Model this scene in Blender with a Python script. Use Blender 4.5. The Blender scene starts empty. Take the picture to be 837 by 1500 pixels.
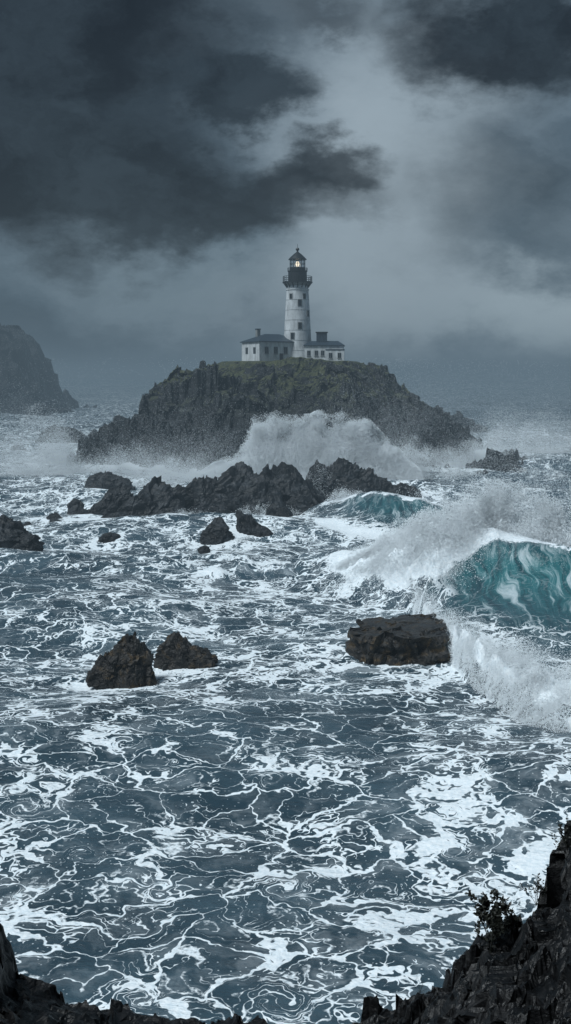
import bpy, bmesh, math, random, time
import numpy as np
from mathutils import Vector, Matrix
random.seed(7); rng=np.random.default_rng(11)
scene=bpy.context.scene
COL=scene.collection

# ------------------------------------------------------------ numpy noise
def _h(i,j,k,s=0):
    n=(i.astype(np.int64)*374761393+j.astype(np.int64)*668265263+k.astype(np.int64)*1274126177+s*974634777)&0xffffffff
    n=((n^(n>>13))*1274126177)&0xffffffff
    n=((n^(n>>16))*2246822519)&0xffffffff
    n=n^(n>>15)
    return (n&0xffffff)/float(0xffffff)
def vnoise(p,s=0):
    f=np.floor(p); i,j,k=f[:,0],f[:,1],f[:,2]; t=p-f; t=t*t*t*(t*(t*6-15)+10)
    r=0
    for a in (0,1):
        wa=t[:,0] if a else 1-t[:,0]
        for b in (0,1):
            wb=t[:,1] if b else 1-t[:,1]
            for c in (0,1):
                wc=t[:,2] if c else 1-t[:,2]
                r=r+wa*wb*wc*_h(i+a,j+b,k+c,s)
    return r*2-1
def fbm(p,o=4,g=.5,s=0):
    r=0;a=1;q=p.copy();tot=0
    for n in range(o):
        r=r+a*vnoise(q,s+n*7);tot+=a;a*=g;q=q*2.03+17.3
    return r/tot
def ridged(p,o=4,g=.5,s=0):
    r=0;a=1;q=p.copy();tot=0
    for n in range(o):
        r=r+a*(1-np.abs(vnoise(q,s+n*7))*2);tot+=a;a*=g;q=q*2.07+9.1
    return r/tot
def billow(p,o=3,g=.5,s=0):
    r=0;a=1;q=p.copy();tot=0
    for n in range(o):
        r=r+a*np.abs(vnoise(q,s+n*7))*2;tot+=a;a*=g;q=q*2.07+9.1
    return r/tot
def facet(p,s=0,amt=1.0):
    f=np.floor(p); best=np.full(len(p),1e9); val=np.zeros(len(p))
    for a in (-1,0,1):
        for b in (-1,0,1):
            for c in (-1,0,1):
                i,j,k=f[:,0]+a,f[:,1]+b,f[:,2]+c
                cx=i+_h(i,j,k,s+1);cy=j+_h(i,j,k,s+2);cz=k+_h(i,j,k,s+3)
                dx,dy,dz=p[:,0]-cx,p[:,1]-cy,p[:,2]-cz
                d=dx*dx+dy*dy+dz*dz
                v=(dx*(_h(i,j,k,s+4)-.5)+dy*(_h(i,j,k,s+5)-.5)+dz*(_h(i,j,k,s+6)-.5))*1.6*amt+(_h(i,j,k,s+8)-.5)
                m=d<best; best=np.where(m,d,best); val=np.where(m,v,val)
    return val
def P3(x,y,z): return np.stack([x,y,z],1)

# ------------------------------------------------------------ mesh helpers
def fast_mesh(name,v,f,mat=None,smooth=False,attrs=None,parent=None):
    v=np.asarray(v,dtype=np.float32); f=np.asarray(f,dtype=np.int32)
    me=bpy.data.meshes.new(name)
    me.vertices.add(len(v)); me.vertices.foreach_set('co',v.ravel())
    k=f.shape[1]
    me.loops.add(f.size); me.loops.foreach_set('vertex_index',f.ravel())
    me.polygons.add(len(f)); me.polygons.foreach_set('loop_start',np.arange(0,f.size,k,dtype=np.int32))
    me.update(calc_edges=True)
    me.polygons.foreach_set('use_smooth',np.full(len(f),smooth))
    if attrs:
        for n,a in attrs.items():
            at=me.attributes.new(n,'FLOAT','POINT'); at.data.foreach_set('value',a.astype(np.float32))
    ob=bpy.data.objects.new(name,me); COL.objects.link(ob)
    if mat: me.materials.append(mat)
    if parent: ob.parent=parent
    return ob
def grid_faces(nx,ny):
    i=np.arange(nx-1);j=np.arange(ny-1);I,J=np.meshgrid(i,j)
    a=(J*nx+I).ravel()
    return np.stack([a,a+1,a+1+nx,a+nx],1)
def obj_from_bm(name,bm,mat,parent=None,smooth=False,loc=(0,0,0)):
    me=bpy.data.meshes.new(name); bm.to_mesh(me); bm.free()
    for p in me.polygons: p.use_smooth=smooth
    me.materials.append(mat)
    ob=bpy.data.objects.new(name,me); COL.objects.link(ob); ob.location=loc
    if parent: ob.parent=parent
    return ob
def box(name,lo,hi,mat,parent=None,bev=0):
    bm=bmesh.new(); bmesh.ops.create_cube(bm,size=1)
    for v in bm.verts:
        v.co=Vector([(lo[i]+hi[i])/2+v.co[i]*(hi[i]-lo[i]) for i in range(3)])
    if bev: bmesh.ops.bevel(bm,geom=bm.edges[:],offset=bev,segments=1,affect='EDGES')
    return obj_from_bm(name,bm,mat,parent)
def lathe(name,prof,mat,parent=None,n=48,smooth=True,loc=(0,0,0)):
    v=[];f=[]
    for r,z in prof:
        for i in range(n):
            a=2*math.pi*i/n; v.append((r*math.cos(a),r*math.sin(a),z))
    for k in range(len(prof)-1):
        for i in range(n):
            j=(i+1)%n; f.append((k*n+i,k*n+j,(k+1)*n+j,(k+1)*n+i))
    o=fast_mesh(name,v,f,mat,smooth,parent=parent); o.location=loc
    return o

# ------------------------------------------------------------ node helpers
class NT:
    def __init__(s,tree): s.t=tree; s.n=tree.nodes; s.l=tree.links
    def new(s,ty,**k):
        n=s.n.new(ty)
        for a,b in k.items(): setattr(n,a,b)
        return n
    def put(s,n,i,v):
        if hasattr(v,'is_output'): s.l.new(v,n.inputs[i])
        else: n.inputs[i].default_value=v
    def math(s,op,a,b=0,c=None,clamp=False):
        n=s.new('ShaderNodeMath',operation=op,use_clamp=clamp); s.put(n,0,a); s.put(n,1,b)
        if c is not None: s.put(n,2,c)
        return n.outputs[0]
    def vec(s,op,a,b=(0,0,0)):
        n=s.new('ShaderNodeVectorMath',operation=op); s.put(n,0,a)
        if op=='SCALE': s.put(n,3,b)
        else: s.put(n,1,b)
        return n.outputs['Value'] if op in('LENGTH','DOT_PRODUCT','DISTANCE') else n.outputs[0]
    def ramp(s,v,a,b,c=0.,d=1.,smooth=True):
        n=s.new('ShaderNodeMapRange',interpolation_type='SMOOTHSTEP' if smooth else 'LINEAR')
        s.put(n,0,v);s.put(n,1,a);s.put(n,2,b);s.put(n,3,c);s.put(n,4,d); return n.outputs[0]
    def noise(s,v,scale,detail=3,rough=.5,dist=0,col=False):
        n=s.new('ShaderNodeTexNoise'); s.put(n,'Vector',v)
        n.inputs['Scale'].default_value=scale;n.inputs['Detail'].default_value=detail
        n.inputs['Roughness'].default_value=rough;n.inputs['Distortion'].default_value=dist
        return n.outputs[1 if col else 0]
    def vor(s,v,scale,feature='F1',out=0,rand=1.):
        n=s.new('ShaderNodeTexVoronoi',feature=feature,voronoi_dimensions='2D'); s.put(n,'Vector',v)
        n.inputs['Scale'].default_value=scale; n.inputs['Randomness'].default_value=rand
        return n.outputs[out]
    def mix(s,f,a,b):
        n=s.new('ShaderNodeMix',data_type='RGBA'); s.put(n,0,f); s.put(n,6,a); s.put(n,7,b); return n.outputs[2]
    def attr(s,name):
        n=s.new('ShaderNodeAttribute',attribute_name=name); return n.outputs['Fac']
    def bump(s,h,strength=.5,dist=.1,nrm=None):
        n=s.new('ShaderNodeBump'); s.put(n,'Height',h); n.inputs['Strength'].default_value=strength
        n.inputs['Distance'].default_value=dist
        if nrm is not None: s.put(n,'Normal',nrm)
        return n.outputs[0]
def material(name):
    m=bpy.data.materials.new(name); m.use_nodes=True
    nt=NT(m.node_tree); b=m.node_tree.nodes['Principled BSDF']
    return m,nt,b
def simple(name,col,rough=.6,var=.15,scale=2.,bump=.0,metal=0):
    m,t,b=material(name)
    g=t.new('ShaderNodeNewGeometry').outputs['Position']
    n=t.noise(t.vec('MULTIPLY',g,(1,1,.35)),scale,5,.6)
    f=t.ramp(n,.3,.7)
    c1=tuple(c*(1-var) for c in col)+(1,); c2=tuple(min(1,c*(1+var)) for c in col)+(1,)
    t.put(b,'Base Color',t.mix(f,c1,c2)); b.inputs['Roughness'].default_value=rough; b.inputs['Metallic'].default_value=metal
    if bump: t.put(b,'Normal',t.bump(n,bump,.05))
    return m

# ------------------------------------------------------------ materials
def rock_mat(name,dark,light,scale=1.,warm=None,grass=False,bd=.15):
    m,t,b=material(name)
    geo=t.new('ShaderNodeNewGeometry'); p=geo.outputs['Position']
    st=t.vec('MULTIPLY',p,(1,1,2.2))
    n1=t.noise(st,.35*scale,8,.68,.5); n2=t.noise(p,2.2*scale,5,.7)
    f=t.math('ADD',t.math('MULTIPLY',n1,.65),t.math('MULTIPLY',n2,.35))
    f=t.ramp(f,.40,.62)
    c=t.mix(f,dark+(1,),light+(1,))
    sep=t.new('ShaderNodeSeparateXYZ'); t.put(sep,0,geo.outputs['True Normal']); sp=t.new('ShaderNodeSeparateXYZ'); t.put(sp,0,p)
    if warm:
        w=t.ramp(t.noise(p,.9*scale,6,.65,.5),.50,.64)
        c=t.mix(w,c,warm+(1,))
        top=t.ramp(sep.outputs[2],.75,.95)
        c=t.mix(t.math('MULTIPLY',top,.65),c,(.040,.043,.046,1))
    crk=t.ramp(n1,.49,.515); crk=t.math('MULTIPLY',crk,t.ramp(n1,.515,.54,1,0))
    c=t.mix(t.math('MULTIPLY',crk,.6),c,(dark[0]*.4,dark[1]*.4,dark[2]*.4,1))
    if grass:
        gm=t.math('MULTIPLY',t.ramp(t.math('ADD',sep.outputs[2],t.math('MULTIPLY',t.math('SUBTRACT',n1,.5),1.6)),.32,.68),t.ramp(t.math('ADD',sp.outputs[2],t.math('MULTIPLY',n1,10)),15,25))
        gc=t.mix(t.ramp(n2,.35,.65),(.026,.034,.017,1),(.075,.080,.034,1))
        c=t.mix(gm,c,gc)
    t.put(b,'Base Color',c)
    t.put(b,'Roughness',t.ramp(n2,.3,.7,.28,.65))
    b.inputs['Specular IOR Level'].default_value=.35
    h=t.math('ADD',n1,t.math('MULTIPLY',n2,.4))
    t.put(b,'Normal',t.bump(h,.9,bd/scale*2))
    return m
M_island=rock_mat('island_rock',(.007,.009,.011),(.044,.051,.057),.45,None,True,.35)
M_rock=rock_mat('wet_rock',(.005,.006,.007),(.032,.037,.043),1.,None)
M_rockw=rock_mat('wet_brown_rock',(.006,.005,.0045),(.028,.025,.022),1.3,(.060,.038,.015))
M_far=rock_mat('headland_rock',(.007,.010,.013),(.028,.034,.040),.2,None,False,.6)
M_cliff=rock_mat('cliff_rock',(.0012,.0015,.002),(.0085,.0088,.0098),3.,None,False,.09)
M_white=simple('white_render',(.48,.51,.53),.75,.25,1.0,.2)
M_slate=simple('slate_roof',(.020,.034,.050),.45,.3,3,.3)
M_black=simple('black_painted_iron',(.010,.012,.014),.4,.3,3)
M_win=simple('window_glass',(.012,.016,.02),.12,.2,3)
M_frame=simple('window_frame',(.20,.22,.23),.6,.1,3)
M_stone=simple('grey_stone',(.18,.19,.19),.8,.2,2,.3)
M_course=simple('string_course',(.33,.35,.36),.8,.2,2)
def foam_mat(name):
    m,t,b=material(name)
    # droplets scatter light in every direction: mean normal plus a little of the facet's own
    g=t.new('ShaderNodeNewGeometry').outputs['Normal']
    nn=t.vec('NORMALIZE',t.vec('ADD',t.vec('SCALE',g,.5),(-.25,-.35,.75)))
    df=t.new('ShaderNodeBsdfDiffuse'); df.inputs[0].default_value=(.88,.94,.98,1); t.put(df,'Normal',nn)
    tr=t.new('ShaderNodeBsdfTranslucent'); tr.inputs[0].default_value=(.83,.92,.98,1)
    mx=t.new('ShaderNodeMixShader'); mx.inputs[0].default_value=.2
    t.l.new(df.outputs[0],mx.inputs[1]);t.l.new(tr.outputs[0],mx.inputs[2]); t.l.new(mx.outputs[0],t.n['Material Output'].inputs[0])
    t.n.remove(b)
    return m
M_spray=foam_mat('sea_spray_droplets')

# ocean material
def ocean_mat():
    m,t,b=material('ocean_water')
    p=t.new('ShaderNodeNewGeometry').outputs['Position']
    flat=t.vec('MULTIPLY',p,(1,1,0))
    D=t.attr('foam'); A=t.attr('teal')
    w1=t.vec('SUBTRACT',t.noise(flat,.20,2,.5,0,True),(.5,.5,.5))
    w2=t.vec('SUBTRACT',t.noise(flat,.85,2,.55,0,True),(.5,.5,.5))
    # a few eddies twist the foam pattern
    vn=t.new('ShaderNodeTexVoronoi',feature='F1',voronoi_dimensions='2D'); t.put(vn,'Vector',t.vec('ADD',flat,t.vec('SCALE',w2,.9))); vn.inputs['Scale'].default_value=.25
    r=vn.outputs['Distance']
    sepc=t.new('ShaderNodeSeparateColor'); t.put(sepc,0,vn.outputs['Color'])
    lim=t.ramp(sepc.outputs[0],.45,1.,.02,.36,False)
    sw=t.ramp(t.math('DIVIDE',r,lim),0,1,4.6,0)
    rot=t.new('ShaderNodeVectorRotate',rotation_type='Z_AXIS'); t.put(rot,'Vector',flat); t.put(rot,'Center',vn.outputs['Position']); t.put(rot,'Angle',sw)
    q=t.vec('ADD',rot.outputs[0],t.vec('ADD',t.vec('SCALE',w1,5.0),t.vec('SCALE',w2,2.1)))
    q=t.vec('MULTIPLY',q,(.72,1.,0))
    thick=t.noise(flat,.30,4,.66)
    thin=t.ramp(thick,.36,.67,.14,2.0)
    dd=t.math('MULTIPLY',D,thin)
    e1=t.vor(q,.42,'DISTANCE_TO_EDGE')
    e2=t.vor(t.vec('ADD',q,t.vec('SCALE',w2,1.)),1.1,'DISTANCE_TO_EDGE')
    na=t.noise(q,.40,2,.5,.4)
    ca=t.math('ABSOLUTE',t.math('SUBTRACT',na,.5)); cb=t.math('ABSOLUTE',t.math('SUBTRACT',na,.62))
    L1=t.math('SUBTRACT',t.math('MULTIPLY',t.math('SUBTRACT',dd,-.06),.085),e1)
    L2=t.math('SUBTRACT',t.math('MULTIPLY',dd,.024),ca)
    L4=t.math('SUBTRACT',t.math('MULTIPLY',t.math('SUBTRACT',dd,.1),.022),cb)
    L3=t.math('SUBTRACT',t.math('MULTIPLY',t.math('SUBTRACT',dd,.36),.20),e2)
    L=t.math('MAXIMUM',t.math('MAXIMUM',L1,t.math('MAXIMUM',L2,L4)),t.math('MULTIPLY',L3,.6))
    fn=t.noise(flat,4.,4,.70)
    lace=t.ramp(t.math('ADD',L,t.math('MULTIPLY',t.math('SUBTRACT',fn,.5),.045)),-.006,.012)
    # specks
    v3=t.new('ShaderNodeTexVoronoi',feature='F1',voronoi_dimensions='2D'); t.put(v3,'Vector',flat); v3.inputs['Scale'].default_value=3.6
    s3=t.new('ShaderNodeSeparateColor'); t.put(s3,0,v3.outputs['Color'])
    speck=t.math('MULTIPLY',t.ramp(v3.outputs['Distance'],.08,.14,1,0),t.ramp(s3.outputs[1],.70,.76))
    speck=t.math('MULTIPLY',speck,t.ramp(D,.2,.45))
    veil=t.math('MULTIPLY',t.math('MULTIPLY',t.ramp(t.noise(q,.6,5,.68),.45,.74),D),.48)
    sv=t.noise(t.vec('MULTIPLY',t.vec('ADD',p,t.vec('SCALE',w1,4.)),(1.7,.11,.35)),1.,5,.58)
    streak=t.math('MULTIPLY',t.ramp(sv,.53,.70),t.ramp(A,.03,.4,0,.5))
    solid=t.ramp(t.math('ADD',D,t.math('MULTIPLY',t.math('SUBTRACT',fn,.5),1.1)),1.0,1.28)
    calm=t.ramp(A,.05,.5,1,.12)
    F=t.math('MULTIPLY',t.math('MAXIMUM',lace,t.math('MULTIPLY',speck,.75)),calm)
    F=t.math('MAXIMUM',F,t.math('MAXIMUM',t.math('MULTIPLY',veil,calm),streak)); F=t.math('MAXIMUM',F,solid,clamp=True)
    deep=t.mix(t.ramp(t.noise(flat,.12,3,.6),.35,.65),(.021,.045,.063,1),(.048,.086,.112,1))
    tl=t.mix(t.ramp(sv,.32,.62),(.010,.048,.062,1),(.030,.155,.172,1))  # translucence of the wave face is put into the base colour
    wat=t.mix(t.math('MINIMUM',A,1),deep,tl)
    fcol=t.mix(t.ramp(fn,.3,.7),(.66,.75,.81,1),(.90,.94,.97,1))
    t.put(b,'Base Color',t.mix(F,wat,fcol))
    t.put(b,'Roughness',t.ramp(F,0,1,.14,.8,False)); t.put(b,'Specular IOR Level',t.ramp(F,0,.8,.5,.1))
    b.inputs['IOR'].default_value=1.33
    rip=t.noise(t.vec('MULTIPLY',flat,(.8,1.3,1)),.8,6,.64,.3)
    t.put(b,'Normal',t.bump(rip,.85,.34))
    return m
M_ocean=ocean_mat()

# ------------------------------------------------------------ sea rocks
ROCKS=[]
def ico(sub):
    bm=bmesh.new(); bmesh.ops.create_icosphere(bm,subdivisions=sub,radius=1)
    v=np.array([x.co[:] for x in bm.verts]); f=np.array([[q.index for q in x.verts] for x in bm.faces]); bm.free()
    return v,f
ICO={s:ico(s) for s in (5,6,7)}
def rock_geo(w,dp,h,seed,sub=6,flat=0,lean=0.):
    v,f=ICO[sub]; v=v.copy()
    off=np.array([seed*3.71,seed*1.93,seed*5.17])
    vv=v+.25*np.stack([fbm(v*1.6+off,3,.5,seed+k) for k in range(3)],1)
    r=1+.24*facet(vv*1.0+off,seed)+.14*facet(vv*2.1+off,seed+9)+.06*facet(vv*4.6+off,seed+3)+.022*facet(vv*10+off,seed+5)+.22*fbm(v*1.7+off,3,.5,seed+2)+.05*ridged(v*4+off,4,.55,seed)
    p=v*r[:,None]
    if flat:
        p[:,0]=np.sign(p[:,0])*np.abs(p[:,0])**.9; p[:,1]=np.sign(p[:,1])*np.abs(p[:,1])**.85
        zc=.36+.05*facet(P3(p[:,0]*2.2,p[:,1]*2.2,p[:,2]*0)+off,seed)+.035*fbm(p*3+off,3)+.03*p[:,0]
        p[:,2]=np.where(p[:,2]>zc,zc+(p[:,2]-zc)*.05,p[:,2])
        st=.04*np.sign(np.sin(p[:,2]*26+3*fbm(p*2+off,2)))
        k=1+st*np.clip((zc-p[:,2])*8,0,1)
        p[:,0]*=k; p[:,1]*=k
    rad=np.sqrt(p[:,0]**2+p[:,1]**2)
    if not flat: p[:,2]=np.where(p[:,2]>0,p[:,2]*(1.05-.22*np.clip(rad,0,1.3)),p[:,2])
    mx=np.quantile(p[:,2],.995)
    p[:,2]=p[:,2]/mx
    ex=(p[:,0].max()-p[:,0].min())/2; ey=(p[:,1].max()-p[:,1].min())/2
    z=p[:,2]*h*1.12-.12*h
    return P3(p[:,0]/ex*w/2+lean*np.clip(z,0,None),p[:,1]/ey*dp/2,z),f
def sea_rock(x,y,w,dp,h,seed,mat=None,sub=6,flat=0,lobes=(),lean=0.,name='sea_rock'):
    vs=[];fs=[];n=0
    for i,(lx,ly,lw,ld,lh) in enumerate(((0,0,w,dp,h),)+tuple(lobes)):
        v,f=rock_geo(lw,ld,lh,seed+i*31,sub,flat,lean); v=v+np.array([x+lx,y+ly,0]); vs.append(v); fs.append(f+n); n+=len(v)
    ROCKS.append((x,y,max(w,dp)/2))
    return fast_mesh(name,np.concatenate(vs),np.concatenate(fs),mat or M_rock)
sea_rock(-10.5,154,12,9,4.2,3,sub=6,lobes=((-5.5,-2,9,6,3.0),(-1.8,-1,9,6,5.0),(3.2,0,11,7,6.6),(6.6,-1,8,6,4.8),(-8.8,-3,6,5,1.8),(1,-3,8,4,2.8)),lean=.16)
sea_rock(1,158,9,7,6.4,5,lobes=((-3,1,8,6,6.0),(3.2,-2,6,5,4.0),(1,-4,7,3,2.4)),lean=-.1)
sea_rock(9,170,11,8,6.2,9,lobes=((5.5,-1,11,6,4.6),(-4,0,8,5,5.8),(10,-2,7,4,2.6),(2,-3,9,4,3.4)),lean=.08)
sea_rock(-19,150,9,7,4.6,12,lobes=((-3,-2,6,4,2.8),(2,-2,6,4,2.4)),lean=.25)
sea_rock(-25.5,153,6.5,5,3.9,14,lobes=((-1.5,-3,5,3,2.0),),lean=.25)
sea_rock(-32,184,9,6,3.0,16,lobes=((2.5,-1,6,4,2.0),))
sea_rock(-8.4,128,4.5,3.4,2.4,21,lobes=((-.8,-.6,3,2.4,1.3),))
sea_rock(-4.6,131,3.8,3,2.8,23,lobes=((1.6,-1,3.4,2,1.4),),lean=-.3)
sea_rock(-.9,142,5.2,4,2.6,26)
sea_rock(-34,122,8.5,7,3.5,28,lobes=((3.6,-1,4,3,1.6),))
for i,(x,y,w,h) in enumerate([(-29.5,147,4.3,1.6),(-32.2,142,3.2,1.2),(-32.4,158,2.8,1.3),(-31,139,3.6,.9),(-23.5,141,4.6,1.5),(-21.8,127,3,.8),(2.6,143,1.5,.9),(-9.2,147,2.4,2.0),(-12.5,147,2.,1.3),(-9.4,119,1.6,.5),(-15.6,141,1.5,.8),(-72,275,5,1.9),(-27,139,2.5,.7),(-34.5,137,2,.7),(-16,146,3,1.2)]):
    sea_rock(x,y,w,w*.8,h,40+i,sub=5)
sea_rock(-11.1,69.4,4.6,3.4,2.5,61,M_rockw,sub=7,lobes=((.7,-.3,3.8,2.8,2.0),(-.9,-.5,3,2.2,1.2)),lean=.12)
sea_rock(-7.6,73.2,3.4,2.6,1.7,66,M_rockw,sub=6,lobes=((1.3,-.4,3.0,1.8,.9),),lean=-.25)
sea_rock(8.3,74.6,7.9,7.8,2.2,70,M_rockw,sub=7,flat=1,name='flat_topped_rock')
sea_rock(63,372,17,9,6.5,75,M_island,lobes=((-8,0,10,7,3.4),(7,0,9,7,3.)))
sea_rock(-66,304,20,9,5.4,77,M_island,lobes=((9,1,10,6,4.2),))
sea_rock(-134,572,18,12,5,79,M_far,lobes=((11,0,11,8,3),))

# ------------------------------------------------------------ island
def island():
    xs=np.arange(-56,66,.35); ys=np.arange(204,300,.4); X,Y=np.meshgrid(xs,ys); x=X.ravel();y=Y.ravel()
    wx=x+2.2*fbm(P3(x*.09,y*.09,x*0),3,.5,4); wy=y+5.*fbm(P3(x*.06,y*.06,x*0+5),3,.5,8)
    prof=np.interp(wx,[-52,-47,-45,-41,-36,-33,-31,-27,-21,-12.5,-6,3,13,20,24.5,27,31,37,43,49,55],
                      [-4,0,6,8.8,8.4,9.8,14.5,17.6,20.8,23.0,24.1,24.4,23.8,21.6,19.8,17.0,13.4,10.6,8.2,5,-4])
    yf=np.interp(wx,[-56,-45,-20,10,30,45,60],[226,218,208,208,225,246,275])
    yb=np.interp(wx,[-56,-20,30,60],[262,288,292,288])
    run=np.interp(prof,[0,10,25],[7,16,33])
    s=np.clip((wy-yf)/run,-.3,1); s2=np.clip((yb-wy)/22,-.3,1)
    c=np.where(s>0,np.interp(s,[0,.10,.3,.42,.62,.8,1],[0,.20,.38,.60,.79,.93,1]),s); c2=np.where(s2>0,np.clip(s2,0,1)**.6,s2)
    h=prof*np.minimum(c,c2)
    h=np.where(prof<0,prof,h)
    p=P3(x,y,h*1.2)
    slope=np.clip(1-np.clip(s,0,1)**2.4,.0,1)
    edge=np.clip(np.abs(x-2)/22,0,1)**3
    rough=np.clip(.12+slope*.95+edge*.55,0,1.05)
    gul=ridged(P3(x/9+.4*fbm(p/9,2),y/30,h/40),4,.5,77)
    pr=P3((x+.5*y*.3)/1,y,h*1.2)+2.5*np.stack([fbm(p/6+k*9,3) for k in range(3)],1)
    h=h+rough*(3.8*facet(pr/10,1)+2.3*facet(pr/4.6,2)+.85*facet(pr/2.,3)+.22*facet(p/.9,4)+3.2*(gul-.35)+1.8*fbm(p/8,4,.55,15))-.6*rough
    h=h+.4*fbm(p/3,3)+1.1*np.exp(-((x-4)/7)**2-((y-238)/3.5)**2)
    pl=np.clip(1.35-np.sqrt(((x-1)/15)**2+((y-250)/10)**2),0,.25)/.25
    h=h*(1-pl)+(23.9)*pl
    dx=rough*(1.6*facet(pr/6+31,11)+.5*facet(p/2+31,13)); dy=rough*(1.8*facet(pr/6+71,12)+.6*facet(p/2+71,14))
    h=np.where(h<-2.5,-2.5,h)
    fast_mesh('rocky_island',P3(x+dx,y+dy,h),grid_faces(len(xs),len(ys)),M_island)
island()
def headland():
    xs=np.arange(-335,-124,1.0); ys=np.arange(535,700,1.3); X,Y=np.meshgrid(xs,ys); x=X.ravel();y=Y.ravel()
    wx=x+9+5*fbm(P3(x*.04,y*.04,x*0),3)
    prof=np.interp(wx,[-330,-200,-165,-158,-152,-147,-142,-136,-131,-124],[54,53,50,48,44,39,26,14,4,-6])
    s=np.clip((y-552)/30,-.4,1); c=np.where(s>0,np.clip(s,0,1)**.6,s)
    s2=np.clip((690-y)/40,-.4,1)
    h=prof*np.minimum(c,s2)
    p=P3(x,y,h); pr=p+4*np.stack([fbm(p/12+k*9,3) for k in range(3)],1)
    h=h+5.5*facet(pr/22,1)+3.4*facet(pr/10,2)+1.6*facet(pr/4,3)+4*ridged(p/22,4)-3
    dx=4*facet(pr/13+31,11); dy=4*facet(pr/13+71,12)
    fast_mesh('headland',P3(x+dx,y+dy,h),grid_faces(len(xs),len(ys)),M_far)
headland()

# ------------------------------------------------------------ ocean
def spacing(segs):
    out=[]
    for a,b,d in segs: out+=list(np.arange(a,b,d))
    return out
def grow(a,b,d,g):
    r=[];v=a
    while v<b: r.append(v); v+=d; d*=g
    r.append(b); return r
xs=spacing([(-45,-4,.4),(-4,34,.2),(34,60,.5)]); xs=[-q for q in grow(45.4,7000,.6,1.09)][::-1]+xs+grow(60,7000,.6,1.09)
ys=[-60,-30,0,8]+spacing([(14,50,.28),(50,112,.2),(112,230,.45)])+grow(230,9000,.6,1.035)
xs=np.array(xs);ys=np.array(ys)
X,Y=np.meshgrid(xs,ys); x=X.ravel(); y=Y.ravel(); z0=x*0
def crestB(x): return np.interp(x,[-2,3,8,12,17,20,24,32,60,90],[110,106,102,99,95.0,92.,89,86,78,70])
def ampB(x): return np.interp(x,[1,7,11,15,19,23,27,34,60,90],[0,1.9,3.7,5.1,5.8,5.4,4.8,4.2,3.4,0])
def crestA(x): return np.interp(x,[2,8,14,20,30],[152,146,140,135,132])
def ampA(x): return np.interp(x,[2,6,12,18,23,30],[0,2.2,4.2,4.2,2.4,0])
def plumeTop(x): return np.interp(x,[2,5,8,12,16,21,24,28.5],[0,1.2,2.8,6.4,9.4,10.8,9.4,4.8])
def plumeY(x): return crestB(x)+np.interp(x,[4,14,19,27],[-2.5,-1.5,2.4,3.6])
def plumeFront(x): return np.interp(x,[4,14,19,27],[5.5,5.0,2.6,2.2])
BX=[9.,10.8,12,13.2,15.5,20,30,60]; BY=[110,80,67,61,57,52.5,46,36]
fade=1/(1+np.hypot(x,y)/900)
sw=0.
for (kx,ky,lam,a,ph) in [(.25,.97,26,.42,0),(-.35,.93,15,.24,1.3),(.6,.8,8.5,.10,2.1),(-.1,1,41,.46,4),(.75,.65,5.2,.045,.5),(-.6,.8,3.4,.02,2.5)]:
    warp=fbm(P3(x/30,y/30,z0+lam),2,.5,3)*1.5
    th=(kx*x+ky*y)/lam*2*math.pi+ph+warp
    sw=sw+a*(1-2*np.abs(np.sin(th/2))**1.3+.25)*(.6 if lam<20 else 1)
sw=sw*fade*np.interp(y,[0,40,80,120,300,1200],[.35,.55,1.2,1.6,2.1,2.6])
sw=sw+fbm(P3(x/2.6,y/1.8,z0),4,.55,6)*np.interp(y,[0,60,120,200,400],[.07,.10,.20,.25,0])
sw=sw+.9*fbm(P3(x/18,y/12,z0),4,.5,26)*np.interp(y,[0,70,100,200,400],[.25,.7,1.2,1.4,1.8])
def wave(x,y,c,A,Wf,Wb,e=2.0,s=33):
    A=A*(1+.20*fbm(P3(x/6,y/30,x*0),3,.5,s+3))
    s=y-c+1.6*fbm(P3(x/6,y/14,x*0),3,.5,s)
    fr=np.clip(1+s/Wf,0,1)**e; bk=np.exp(-(s/Wb)**2)
    k=np.where(s<0,fr,bk); k=np.where(np.abs(s)<1.6,k-.06*(1-np.abs(s)/1.6),k)
    return k*A,s
hB,sB=wave(x,y,crestB(x),ampB(x),19,14,2.1)
hA,sA=wave(x,y,crestA(x),ampA(x),17,10,1.7,43)
ye=np.interp(x,BX,BY)
tb=y-ye+2.8*fbm(P3(x/3.5,y/3.5,z0),4,.55,40)
gap=np.clip((crestB(x)-8-y)/5,0,1)
bank=np.clip(tb/4.8,0,1)**.9*np.exp(-(np.clip(tb-4,0,99)/5.)**2)*np.clip((x-9.5)/2.5,0,1)*gap*np.clip((y-20)/10,0,1)
bump=billow(P3(x/2.6,y/2.6,z0),4,.5,50); bill=billow(P3(x/.8,y/.8,z0),3,.55,51)
hbank=bank*(1.1+1.3*bump+.35*bill+.6*fbm(P3(x/5,y/5,z0),2,.5,53))
pt=plumeTop(x)*(x<29)
sp=y-plumeY(x)
pm=np.where(sp<0,np.exp(-(sp/plumeFront(x))**2),np.exp(-(sp/4.)**2))
plumeM=pm*np.clip((27-x)/5,0,1)*np.clip((x-1)/5,0,1)
hpl=plumeM*(pt*np.interp(x,[12,18,24],[.54,.42,.32])*(.8+.35*bump)+.4*bill)
calm=1-np.clip((hB+hA)/2.5,0,.93)
xb=np.interp(y,[74,82,93,100],[11.5,12.5,16.5,18])+1.6*fbm(P3(x/2.5,y/2.5,z0),4,.55,88)
nzw=fbm(P3(x/2.2,y/2.6,z0),4,.6,97)
wf=np.clip((xb-x)/1.5,0,1)*np.exp(-((sB+4)/5.5)**4)*np.clip(ampB(x)/1.8+nzw*.9,0,1)
lipm=np.exp(-((sB-.2)/1.1)**2)*(ampB(x)>2)*np.clip((38-x)/6,0,1)*np.clip(fbm(P3(x/2.2,y/2.2,z0),3,.6,91)*2.2+.6,0,1)
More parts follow.
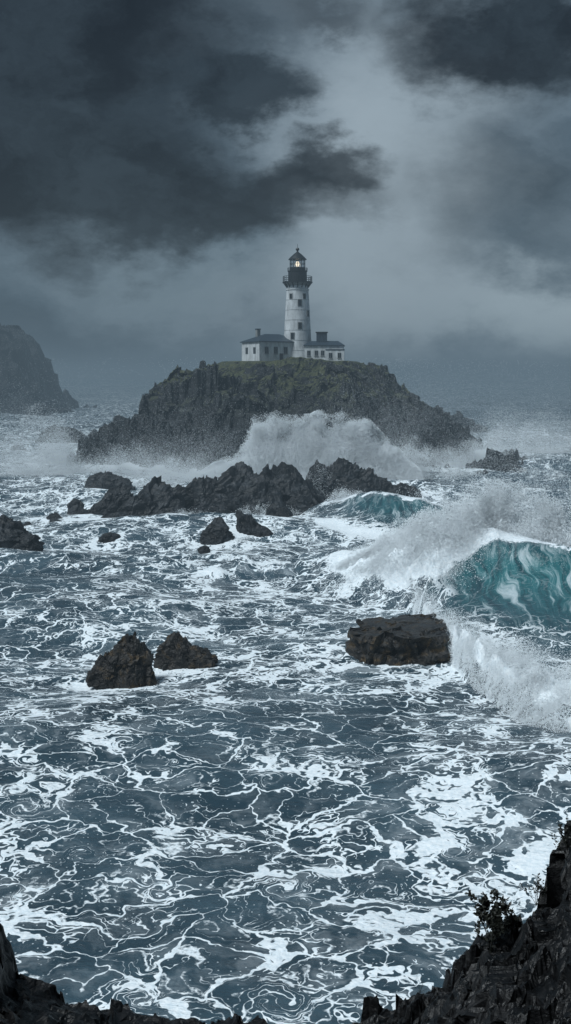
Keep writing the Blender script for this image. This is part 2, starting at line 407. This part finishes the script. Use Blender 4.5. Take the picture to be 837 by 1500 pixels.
z=sw*calm+np.maximum(np.maximum(hB,hA),hpl)+hbank+wf*(.9*bump+.5*bill)*(1-plumeM)+lipm*.35*bill
lip=np.clip(hB/5.6,0,1)**5*2.4*(1-plumeM)
yy=y-lip-np.clip(hA/4.2,0,1)**5*2.0
D=.48+.42*fbm(P3(x/12,y/17,z0),4,.55,60)+.14*fbm(P3(x/3.5,y/3.5,z0),2,.5,61)
D=D+.28*np.exp(-((y-105)/16)**2-((x+2)/16)**2)+.42*np.exp(-((y-37)/12)**2-((x-9)/8)**2)
D=D-.26*np.exp(-((y-98)/14)**2-((x+24)/10)**2)-.1*np.exp(-((y-52)/8)**2-((x+3)/9)**2)-.22*np.exp(-((y-60)/5)**2-((x-4)/8)**2)
D=D+.34*np.clip(1-np.abs(y-165)/50,0,1)*np.clip(1.5-np.abs(x-2)/32,0,1)
D=D+.25*np.clip((x-24)/20,0,1)*np.exp(-((y-330)/110)**2)
for (rx,ry,rr) in ROCKS:
    m=(np.abs(x-rx)<rr+14)&(np.abs(y-ry)<rr+14)
    d=np.hypot(x[m]-rx,(y[m]-ry))-rr*.8
    D[m]+=.6*np.exp(-np.clip(d,0,None)/ (1.0+rr*.22))*(rr<12)
isl=np.hypot(x/50,(y-250)/40)
D=D+.8*np.exp(-((isl-1.)/.16)**2)*np.clip((275-y)/20,0,1)
rightsea=np.clip((x-22)/8,0,1)*np.clip((y-98)/10,0,1)
D=D-.38*rightsea*(1-np.exp(-((isl-1.)/.3)**2))
D=D*np.interp(y,[0,250,500,1500],[1,1,.62,.45])
onB=np.clip(hB/1.0,0,1)
D=np.where(sB<0,D*(1-onB*.5),D*(1-onB*.55))
D=np.where(hA>.4,D*(1-np.clip(hA,0,1)*.6),D)
D=D+np.exp(-(sA/1.8)**2)*np.clip(hA/2,0,1)*1.2*np.clip(.6+fbm(P3(x/2,y/2,z0),3,.6,95)*1.5,0,1)+.8*np.exp(-((sA+15)/3.)**2)*(ampA(x)>1)
D=np.maximum(D,bank*1.9); D=np.maximum(D,np.clip(plumeM*3.,0,1.8)*np.clip((x-1)/5,0,1))
D=np.maximum(D,1.5*wf)
D=np.maximum(D,1.35*lipm)
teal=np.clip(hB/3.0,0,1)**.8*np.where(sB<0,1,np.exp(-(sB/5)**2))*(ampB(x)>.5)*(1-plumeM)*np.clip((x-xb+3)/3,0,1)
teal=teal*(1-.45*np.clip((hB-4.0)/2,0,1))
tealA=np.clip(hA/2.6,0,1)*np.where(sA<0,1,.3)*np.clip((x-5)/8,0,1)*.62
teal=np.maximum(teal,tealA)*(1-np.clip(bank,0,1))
fast_mesh('ocean',P3(x,yy,z),grid_faces(len(xs),len(ys)),M_ocean,True,{'foam':np.clip(D,0,2),'teal':np.clip(teal,0,1)})

# ------------------------------------------------------------ spray droplets
def droplets(name,pts,size):
    n=len(pts)
    base=np.array([[1,1,1],[1,-1,-1],[-1,1,-1],[-1,-1,1]])*.6
    q=rng.normal(size=(n,4)); q/=np.linalg.norm(q,axis=1)[:,None]
    w,a,b,c=q.T
    R=np.stack([1-2*(b*b+c*c),2*(a*b-c*w),2*(a*c+b*w),2*(a*b+c*w),1-2*(a*a+c*c),2*(b*c-a*w),2*(a*c-b*w),2*(b*c+a*w),1-2*(a*a+b*b)],1).reshape(n,3,3)
    v=np.einsum('nij,kj->nki',R,base)*size[:,None,None]+pts[:,None,:]
    f=np.array([[0,1,2],[0,3,1],[0,2,3],[1,3,2]])
    F=(np.arange(n)[:,None,None]*4+f[None]).reshape(-1,3)
    return fast_mesh(name,v.reshape(-1,3),F,M_spray)
def cloud(n,fn,thr_scale,seed,edge=.35,amp=1.1,sf=.45):
    pts,dens=fn(n)
    nz=fbm(pts/thr_scale,4,.6,seed)
    keep=(dens+nz*amp)>edge+rng.random(len(pts))*sf
    return pts[keep]
def f1(n):
    xx=rng.uniform(3,28,n); tt=rng.random(n)**.8
    zz=tt*plumeTop(xx)*1.14+.3
    wd=plumeFront(xx)*(1-tt*.6)+.6
    yy=plumeY(xx)+rng.normal(size=n)*wd*.6
    return P3(xx+.12*zz,yy,zz),1.15-(tt**2)*1.0
pts=cloud(720000,f1,2.4,70,.33,1.1,.6)
droplets('breaking_wave_spray',pts,rng.uniform(.015,.055,len(pts)))
def f1b(n):
    xx=rng.uniform(4,32,n); tt=rng.random(n)
    zz=tt*plumeTop(np.clip(xx-1.5,0,28))*1.5
    return P3(xx,plumeY(np.clip(xx,0,27))+1+rng.normal(size=n)*3.5,zz),.8-tt*.6
q=cloud(450000,f1b,3.5,74,.15,1.0,.9)
def f2(n):
    xx=rng.uniform(10.5,34,n); ee=np.interp(xx,BX,BY)
    yy=ee+rng.uniform(-2.,9,n)
    zz=np.abs(rng.normal(size=n))*1.0+.1+1.5*np.clip((yy-ee)/4,0,1)
    return P3(xx,yy,zz),1.0-(zz/4.6)**1.5
pts=cloud(620000,f2,1.5,72,.42,1.2,.65)
pts=pts[(pts[:,1]<crestB(pts[:,0])-11)]
droplets('rolling_foam_spray',pts,rng.uniform(.01,.034,len(pts)))
def f3(n):
    xx=rng.uniform(-17,26,n)
    top=np.interp(xx,[-17,-12,-8,-5,-2,2,6,9,13,17,20,23,26],[2,4.5,8.5,12.8,14.6,13.0,13.2,14.8,14.6,12.5,9,6,3])
    tt=rng.random(n)**1.1; zz=tt*top
    yy=np.interp(xx,[-17,10,26],[195,193,198])+rng.normal(size=n)*4.*(1.15-tt)
    return P3(xx-.10*zz,yy,zz),1.2-tt**2*.95
pts=cloud(1250000,f3,4.6,75,.36,1.15,.75)
droplets('shore_wave_spray',pts,rng.uniform(.02,.076,len(pts)))
allp=[(q,rng.uniform(.010,.026,len(q)))]
for (cx,cy,w,h,n) in [(-46,212,16,9,110000),(-30,207,20,7.5,90000),(17,150,8,4.5,40000),(24,205,16,8.5,110000),(40,232,16,8,90000),(58,262,18,9,80000),(-3,150,6,2.,14000),(13,140,7,2.4,34000),(-14,145,8,1.4,14000),(78,330,36,13,90000),(4,170,10,6,40000),(12.1,74.5,1.4,2.0,20000),(-20,190,14,5,50000),(-54,240,22,15,140000),(9,147,6,5,50000)]:
    def f(n,cx=cx,cy=cy,w=w,h=h):
        a=rng.normal(size=n)*.5; tt=rng.random(n)**1.3
        return P3(cx+a*w*.8,cy+rng.normal(size=n)*w*.16,tt*h*np.exp(-a*a)),.85-tt**1.5*.8-.15*np.abs(a)
    qq=cloud(n,f,max(1.,h*.5),int(abs(cx)+90),.3,1.1,.7); allp.append((qq,rng.uniform(.2,1,len(qq))*(.026 if cy<100 else .055 if cy<180 else .075)))
# fine drifting mist low over the water round the island
def f4(n):
    a=rng.uniform(-85,100,n); zz=rng.exponential(5.2,n)
    yy=np.interp(a,[-85,-45,10,50,100],[240,206,201,238,300])+rng.normal(size=n)*6
    return P3(a,yy,zz),.6+.25*np.exp(-(zz/6)**2)
qq=cloud(1000000,f4,18.,99,.2,1.4,.8); qq=qq[qq[:,2]<24]
allp.append((qq,rng.uniform(.012,.042,len(qq))))
droplets('drifting_spray',np.concatenate([a for a,_ in allp]),np.concatenate([b for _,b in allp]))

# ------------------------------------------------------------ lighthouse
def empty(name,loc=(0,0,0),rz=0):
    e=bpy.data.objects.new(name,None); COL.objects.link(e); e.location=loc; e.rotation_euler=(0,0,rz); return e
LH=empty('lighthouse',(2.95,251.5,23.6))
def rad(z): return np.interp(z,[0,3,19],[3.75,3.5,2.65])
lathe('tower_plinth',[(4.1,-1),(4.1,.8),(3.8,.85)],M_stone,LH,56,False)
lathe('tower',[(float(rad(z_)),z_) for z_ in np.linspace(.84,17.75,20)],M_white,LH,64)
for k,z_ in enumerate(np.linspace(3,15.4,6)):
    r_=float(rad(z_)); lathe('tower_string_course_%d'%k,[(r_-.02,z_-.05),(r_+.05,z_-.04),(r_+.05,z_+.04),(r_-.02,z_+.05)],M_course,LH,64,False)
lathe('tower_collar',[(2.7,17.7),(2.86,17.8),(2.86,18.0),(2.62,18.1)],M_white,LH,48,False)
lathe('tower_neck',[(2.64,18.0),(2.64,18.9)],M_white,LH,48)
lathe('cornice',[(2.64,18.9),(3.0,19.2),(3.35,19.45),(3.35,19.6)],M_stone,LH,48,False)
lathe('gallery_deck',[(0.5,19.6),(3.7,19.6),(3.7,19.85),(0.5,19.85)],M_black,LH,48,False)
for i in range(16):
    a=i*math.pi/8
    bm=bmesh.new(); pr=[(2.55,18.2),(3.55,19.58),(2.55,19.58)]
    vs=[bm.verts.new((r*math.cos(a)+s*.09*-math.sin(a),r*math.sin(a)+s*.09*math.cos(a),z)) for s in(-1,1) for r,z in pr]
    bm.faces.new(vs[:3]);bm.faces.new(vs[3:][::-1])
    for k in range(3): bm.faces.new((vs[k],vs[(k+1)%3],vs[3+(k+1)%3],vs[3+k]))
    obj_from_bm('corbel_%d'%i,bm,M_black,LH)
lathe('watch_room',[(2.3,19.85),(2.3,22.3),(2.45,22.4),(2.45,22.6),(.3,22.6)],M_black,LH,32,False)
def rail(name,r,z0,z1,n,rb):
    v=[];f=[]
    def cyl(p,q,rr,m=6):
        p=Vector(p);q=Vector(q);d=(q-p).normalized();u=d.orthogonal().normalized();w=d.cross(u);b=len(v)
        for e in (p,q):
            for i in range(m):
                a=2*math.pi*i/m; v.append(tuple(e+(u*math.cos(a)+w*math.sin(a))*rr))
        for i in range(m): f.append((b+i,b+(i+1)%m,b+m+(i+1)%m,b+m+i))
    for i in range(n):
        a=2*math.pi*i/n;b2=2*math.pi*(i+1)/n
        cyl((r*math.cos(a),r*math.sin(a),z0),(r*math.cos(a),r*math.sin(a),z1),rb*1.2)
        for t in (1,.66,.33):
            zz=z0+(z1-z0)*t; cyl((r*math.cos(a),r*math.sin(a),zz),(r*math.cos(b2),r*math.sin(b2),zz),rb)
    return fast_mesh(name,v,f,M_black,parent=LH)
rail('gallery_railing',3.55,19.85,21.2,28,.045)
rail('lantern_railing',2.42,22.6,23.3,16,.035)
lathe('lantern_base',[(1.95,22.6),(1.95,23.3),(.2,23.3)],M_black,LH,16,False)
for i in range(12):
    a=2*math.pi*i/12; c,s=math.cos(a)*1.85,math.sin(a)*1.85
    box('glazing_bar_%d'%i,(c-.06,s-.06,23.3),(c+.06,s+.06,25.3),M_black,LH)
lathe('glazing_ring',[(1.8,24.25),(1.93,24.25),(1.93,24.35),(1.8,24.35)],M_black,LH,12,False)
mg,tg,bg=material('lantern_glass')
tr=tg.new('ShaderNodeBsdfTransparent'); tr.inputs[0].default_value=(.75,.78,.8,1); gl=tg.new('ShaderNodeBsdfGlossy'); gl.inputs['Roughness'].default_value=.08
mx=tg.new('ShaderNodeMixShader'); mx.inputs[0].default_value=.12; tg.l.new(tr.outputs[0],mx.inputs[1]); tg.l.new(gl.outputs[0],mx.inputs[2]); tg.l.new(mx.outputs[0],tg.n['Material Output'].inputs[0])
lathe('lantern_glass',[(1.79,23.32),(1.79,25.28)],mg,LH,12,False)
ml,tl,bl=material('lit_lens'); bl.inputs['Base Color'].default_value=(.8,.75,.6,1); bl.inputs['Emission Color'].default_value=(1,.84,.62,1); bl.inputs['Emission Strength'].default_value=2.0
lathe('lens',[(.05,23.6),(.3,23.7),(.45,24.1),(.47,24.4),(.35,24.8),(.05,25.0)],ml,LH,20)
lathe('lantern_roof',[(1.3,25.25),(2.25,25.3),(2.25,25.42),(1.7,26.0),(.95,26.7),(.35,27.15),(.22,27.3),(.22,27.55),(.42,27.7),(.46,27.95),(.32,28.2),(.05,28.3),(.04,29.2),(0,29.2)],M_black,LH,32,False)
for (a,z,s) in [(-80,14.6,1),(-80,9.0,1),(-125,16.2,.8),(-55,16.2,.8),(-35,12,.9),(-112,6.5,1)]:
    ar=math.radians(a); r=float(rad(z))
    for nm,hw,hh,o,mat in (('tower_window_frame',.52*s,.85*s,.04,M_stone),('tower_window',.38*s,.7*s,.09,M_win)):
        b=box(nm,(-.3,-hw,-hh),(0+o+.08,hw,hh),mat,LH); b.location=(r*math.cos(ar),r*math.sin(ar),z); b.rotation_euler=(0,0,ar)
pl=bpy.data.lights.new('lantern_lamp','POINT'); pl.energy=250; pl.color=(1,.82,.55); pl.shadow_soft_size=.3
po=bpy.data.objects.new('lantern_lamp',pl); COL.objects.link(po); po.parent=LH; po.location=(0,0,24.2)

def window(par,fx,fy,z,w,h,ax,mat=M_win):
    if ax=='y':
        box('window_frame',(fx-w/2-.1,fy-.05,z-.1),(fx+w/2+.1,fy+.05,z+h+.1),M_frame,par)
        box('window_pane',(fx-w/2,fy-.08,z),(fx+w/2,fy+.03,z+h),mat,par)
        box('window_bar',(fx-.03,fy-.1,z),(fx+.03,fy-.081,z+h),M_frame,par)
        box('window_sill',(fx-w/2-.15,fy-.16,z-.22),(fx+w/2+.15,fy+.04,z-.103),M_stone,par)
    else:
        box('window_frame',(fx-.05,fy-w/2-.1,z-.1),(fx+.05,fy+w/2+.1,z+h+.1),M_frame,par)
        box('window_pane',(fx-.08,fy-w/2,z),(fx+.03,fy+w/2,z+h),mat,par)
        box('window_bar',(fx-.1,fy-.03,z),(fx-.081,fy+.03,z+h),M_frame,par)
def hip_roof(name,lo,hi,z,h,par,ov=.35,inset=None,mat=None):
    x0,y0,x1,y1=lo[0]-ov,lo[1]-ov,hi[0]+ov,hi[1]+ov; ins=inset if inset is not None else (y1-y0)/2
    bm=bmesh.new(); ym=(y0+y1)/2
    b=[bm.verts.new(q) for q in((x0,y0,z),(x1,y0,z),(x1,y1,z),(x0,y1,z))]
    m=[bm.verts.new(q) for q in((x0,y0,z+.18),(x1,y0,z+.18),(x1,y1,z+.18),(x0,y1,z+.18))]
    r=[bm.verts.new((x0+ins,ym,z+h)),bm.verts.new((x1-ins,ym,z+h))]
    bm.faces.new(b[::-1])
    for k in range(4): bm.faces.new((b[k],b[(k+1)%4],m[(k+1)%4],m[k]))
    bm.faces.new((m[0],m[1],r[1],r[0]));bm.faces.new((m[1],m[2],r[1]));bm.faces.new((m[2],m[3],r[0],r[1]));bm.faces.new((m[3],m[0],r[0]))
    return obj_from_bm(name,bm,mat or M_slate,par)
H1=empty('keepers_house',(-6.2,243.2,23.6),math.radians(33))
box('walls',(0,0,-1.2),(12.4,8.2,4.9),M_white,H1); box('plinth',(-.08,-.08,-1.2),(12.48,8.28,.25),M_stone,H1)
hip_roof('roof',(0,0),(12.4,8.2),4.902,2.1,H1)
for xx in (2.0,4.6,7.4,10.): window(H1,xx,0,2.2,.95,1.5,'y')
for yv in (2.2,5.8): window(H1,0,yv,2.2,.95,1.4,'x')
box('chimney',(2.6,5.2,5.6),(3.5,6.1,8.1),M_stone,H1,.03); box('chimney_cap',(2.5,5.1,8.1),(3.6,6.2,8.3),M_slate,H1)
box('door',(5.7,-.12,.25),(6.6,.03,2.2),M_black,H1)
H2=empty('lighthouse_annex',(4.6,245.6,23.6),math.radians(-5))
box('walls',(0,0,-1.2),(9.2,6.,4.0),M_white,H2); box('plinth',(-.07,-.07,-1.2),(9.27,6.07,.2),M_stone,H2)
hip_roof('roof',(0,0),(9.2,6),4.002,1.25,H2,.3,1.6)
box('wing_walls',(5.2,-2.2,-1.5),(9.5,-.08,2.9),M_white,H2)
box('wing_parapet',(5.1,-2.3,2.9),(9.6,-.002,3.12),M_slate,H2)
box('stair_block',(2.7,2.0,4.5),(5.2,4.2,7.2),M_slate,H2,.04); box('stair_block_cap',(2.5,1.8,7.2),(5.4,4.4,7.45),M_black,H2)
box('chimney',(3.1,4.4,5.),(3.9,5.1,6.6),M_stone,H2)
for xx in (1.0,2.8,4.3): window(H2,xx,0,1.7,.7,1.1,'y')
for xx in (6.3,8.4): window(H2,xx,-2.2,1.1,.7,1.1,'y')

# ------------------------------------------------------------ foreground cliff
def cliff():
    xs=np.concatenate([np.arange(-30,-4.5,.4),np.arange(-4.5,4.5,.022),np.arange(4.5,30,.4)])
    ys=np.concatenate([np.arange(-12,5,.4),np.arange(5,11.2,.022),np.arange(11.2,24,.25)])
    X,Y=np.meshgrid(xs,ys);x=X.ravel();y=Y.ravel()
    edge=np.interp(x,[-30,-8,-4,-3.0,-2.79,-2.66,-2.4,-2.12,-1.8,-1.46,-1.0,-.6,-.2,.2,.41,.8,1.21,1.5,1.81,2.05,2.28,2.54,2.62,2.79,3.2,5,9,30],
                     [19,18,15.2,14.9,14.7,14.32,14.2,14.0,13.95,13.78,13.80,13.70,13.74,13.66,13.80,13.88,14.12,14.16,14.46,14.5,14.80,14.98,15.3,15.5,15.9,16.8,18,19.5])-.04
    top=18.2+.02*np.abs(x)
    t=np.clip((y-.5)/9.5,0,1)
    h=top*(1-t)+edge*t
    h=h-.5*np.sin(np.pi*t)
    out=np.clip(y-10,0,None); h=h-out*2.2-out**2*.1
    h=np.maximum(h,-3)
    p=P3(x,y,h); pw=p+.30*np.stack([fbm(p/.6+k*7,4,.55) for k in range(3)],1)
    k=np.clip((y-2)/3,0,1)*np.interp(x,[-3,-2,0,1.5,3],[.8,.6,.5,.9,1])
    h=h+k*(.24*facet(pw/.9,1)+.12*facet(pw/.38,2)+.045*facet(pw/.16,3)+.16*(ridged(p/.8,6,.6,4)-.3)+.22*fbm(p/.7,6,.62,8))
    dx=k*(.12*facet(pw/.7+31,11)+.03*fbm(pw/.1+3,3)); dy=k*(.14*facet(pw/.7+71,12)+.03*fbm(pw/.1+7,3))
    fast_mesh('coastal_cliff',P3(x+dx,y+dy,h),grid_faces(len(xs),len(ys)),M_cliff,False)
cliff()
M_leaf=simple('dark_foliage',(.010,.012,.008),.6,.4,20)
def shrub(name,base,size,stems,seed,nl=2,spread=.7):
    r=random.Random(seed); v=[];f=[]
    def seg(p,q,a,b):
        d=(q-p).normalized();u=d.orthogonal().normalized();w=d.cross(u);n=len(v)
        for e,rr in((p,a),(q,b)):
            for i in range(4):
                an=math.pi/2*i; v.append(tuple(e+(u*math.cos(an)+w*math.sin(an))*rr))
        for i in range(4): f.append((n+i,n+(i+1)%4,n+4+(i+1)%4,n+4+i))
    def leaf(p,s):
        d=Vector((r.uniform(-1,1),r.uniform(-1,1),r.uniform(-.3,1))).normalized();u=d.orthogonal().normalized();u.rotate(Matrix.Rotation(r.uniform(0,6),3,d))
        n=len(v)
        for q in (p,p+d*s*.5+u*s*.3,p+d*s,p+d*s*.5-u*s*.3): v.append(tuple(q))
        f.append((n,n+1,n+2,n+3))
    def grow_(p,d,l,rad,depth):
        k=5
        for i in range(k):
            d=(d+Vector((r.uniform(-.25,.25),r.uniform(-.25,.25),r.uniform(-.1,.2)))).normalized()
            q=p+d*l/k; seg(p,q,rad*(1-i/k*.5),rad*(1-(i+1)/k*.5)); p=q
            for _ in range(nl if depth else nl//2): leaf(p,size*r.uniform(.07,.12))
            if depth<2 and i>0 and r.random()<.65:
                grow_(p,(d+Vector((r.uniform(-1,1),r.uniform(-1,1),r.uniform(-.2,.7)))).normalized(),l*.5,rad*.55,depth+1)
        for _ in range(nl): leaf(p,size*r.uniform(.07,.12))
    for i in range(stems):
        grow_(Vector(base),Vector((r.uniform(-spread,spread),r.uniform(-.6,.6),1)).normalized(),size*r.uniform(.6,1),size*.014,0)
    return fast_mesh(name,v,f,M_leaf)
shrub('coastal_shrub',(1.93,9.7,14.5),.48,6,5,3,.8)
shrub('coastal_shrub',(2.08,9.9,14.5),.32,5,8,3,.9)
shrub('cliff_grass_tuft',(2.72,9.8,15.4),.26,8,12,1,1.)
shrub('cliff_grass_tuft',(-2.7,9.7,14.4),.18,8,14,0,1.)
shrub('cliff_grass_tuft',(2.4,9.8,14.95),.20,7,15,1,1.)
shrub('cliff_grass_tuft',(1.3,9.9,14.05),.12,7,17,0,1.)

# ------------------------------------------------------------ mist (homogeneous)
def mist():
    o=box('sea_mist',(-3500,20,-5),(3500,6000,48),M_black)
    m=bpy.data.materials.new('sea_mist'); m.use_nodes=True; t=NT(m.node_tree); t.n.remove(t.n['Principled BSDF'])
    sig=.00115
    ab=t.new('ShaderNodeVolumeAbsorption'); ab.inputs['Color'].default_value=(0,0,0,1); ab.inputs['Density'].default_value=sig
    em=t.new('ShaderNodeEmission'); em.inputs[0].default_value=(.118,.172,.216,1); em.inputs[1].default_value=sig  # mist gives off its own even glow in place of scattered daylight
    ad=t.new('ShaderNodeAddShader'); t.l.new(ab.outputs[0],ad.inputs[0]); t.l.new(em.outputs[0],ad.inputs[1]); t.l.new(ad.outputs[0],t.n['Material Output'].inputs['Volume'])
    o.data.materials.clear(); o.data.materials.append(m)
mist()

# ------------------------------------------------------------ world
SUN_EL=math.radians(55); az=math.radians(235)
w=bpy.data.worlds.new('World'); scene.world=w; w.use_nodes=True
t=NT(w.node_tree); bg=w.node_tree.nodes['Background']
sky=t.new('ShaderNodeTexSky',sky_type='NISHITA'); sky.sun_disc=False; sky.sun_elevation=SUN_EL; sky.sun_rotation=az
sky.air_density=1.5; sky.dust_density=2
g=t.new('ShaderNodeTexCoord').outputs['Generated']
n1=t.vec('SUBTRACT',t.noise(g,3.5,2,.5,0,True),(.5,.5,.5)); n2=t.vec('SUBTRACT',t.noise(t.vec('MULTIPLY',g,(1,1,1.7)),10,6,.6,0,True),(.5,.5,.5))
gd=t.vec('ADD',g,t.vec('ADD',t.vec('SCALE',n1,.14),t.vec('SCALE',n2,.14)))
def dirv(px,py):
    v=Vector(((px-418.5)/1500,1,(553-py)/1500)).normalized(); return tuple(v)
def blob(px,py,rx,rz,amt,soft=.45,hard=1.3):
    c=dirv(px,py)
    q=t.vec('MULTIPLY',t.vec('SUBTRACT',gd,c),(1500/rx,2.,1500/rz))
    return t.ramp(t.vec('LENGTH',q),soft,hard,amt,0)
dark=None
for b in [(20,60,350,210,.98,.3),(60,265,315,112,.96,.45,1.2),(330,300,230,68,.90,.45,1.2),(480,258,84,42,.85,.4),(350,150,110,52,.95,.5,1.15),(745,60,190,92,.96,.5,1.15),(740,290,190,130,.50,.1),(250,30,190,80,.8,.2),(490,30,70,36,.6,.3),(60,500,260,60,.25,.1)]:
    o=blob(*b); dark=o if dark is None else t.math('SUBTRACT',t.math('ADD',dark,o),t.math('MULTIPLY',dark,o))
bright=blob(560,250,190,270,.92,.1); bright2=blob(860,480,290,70,.9,.1); bright3=blob(230,410,210,75,.55,.1); bright4=blob(530,450,230,100,.6,.1)
fb=t.noise(t.vec('MULTIPLY',gd,(1,1,2.)),4.5,6,.6)
base=t.mix(t.ramp(fb,.3,.7),(.062,.100,.136,1),(.140,.195,.244,1))
base=t.mix(bright,base,(.34,.42,.48,1)); base=t.mix(bright2,base,(.36,.45,.51,1)); base=t.mix(bright3,base,(.19,.26,.31,1)); base=t.mix(bright4,base,(.34,.42,.48,1))
fb2=t.noise(gd,8,6,.62)
dk=t.mix(t.ramp(fb2,.38,.72),(.004,.007,.012,1),(.024,.037,.050,1))
c=t.mix(dark,base,dk)
skyc=t.vec('SCALE',sky.outputs[0],.1)
skyd=t.mix(.03,c,skyc)
t.put(bg,'Color',skyd); bg.inputs['Strength'].default_value=1.0
L=bpy.data.lights.new('sun','SUN'); L.energy=3.6; L.angle=math.radians(20); L.color=(.90,.97,1.)
lo=bpy.data.objects.new('sun',L); COL.objects.link(lo)
sd=Vector((math.sin(az)*math.cos(SUN_EL),math.cos(az)*math.cos(SUN_EL),math.sin(SUN_EL)))
lo.rotation_euler=sd.to_track_quat('Z','Y').to_euler()

# ------------------------------------------------------------ camera
cam=bpy.data.cameras.new('camera'); co=bpy.data.objects.new('camera',cam); COL.objects.link(co); scene.camera=co
co.location=(0,0,20); co.rotation_euler=(math.radians(90),0,0)
cam.sensor_fit='VERTICAL'; cam.sensor_height=36; cam.lens=36; cam.shift_y=-(750-553)/1500
cam.clip_start=.1; cam.clip_end=20000
scene.view_settings.view_transform='Standard'; scene.view_settings.look='None'
scene.view_settings.exposure=0
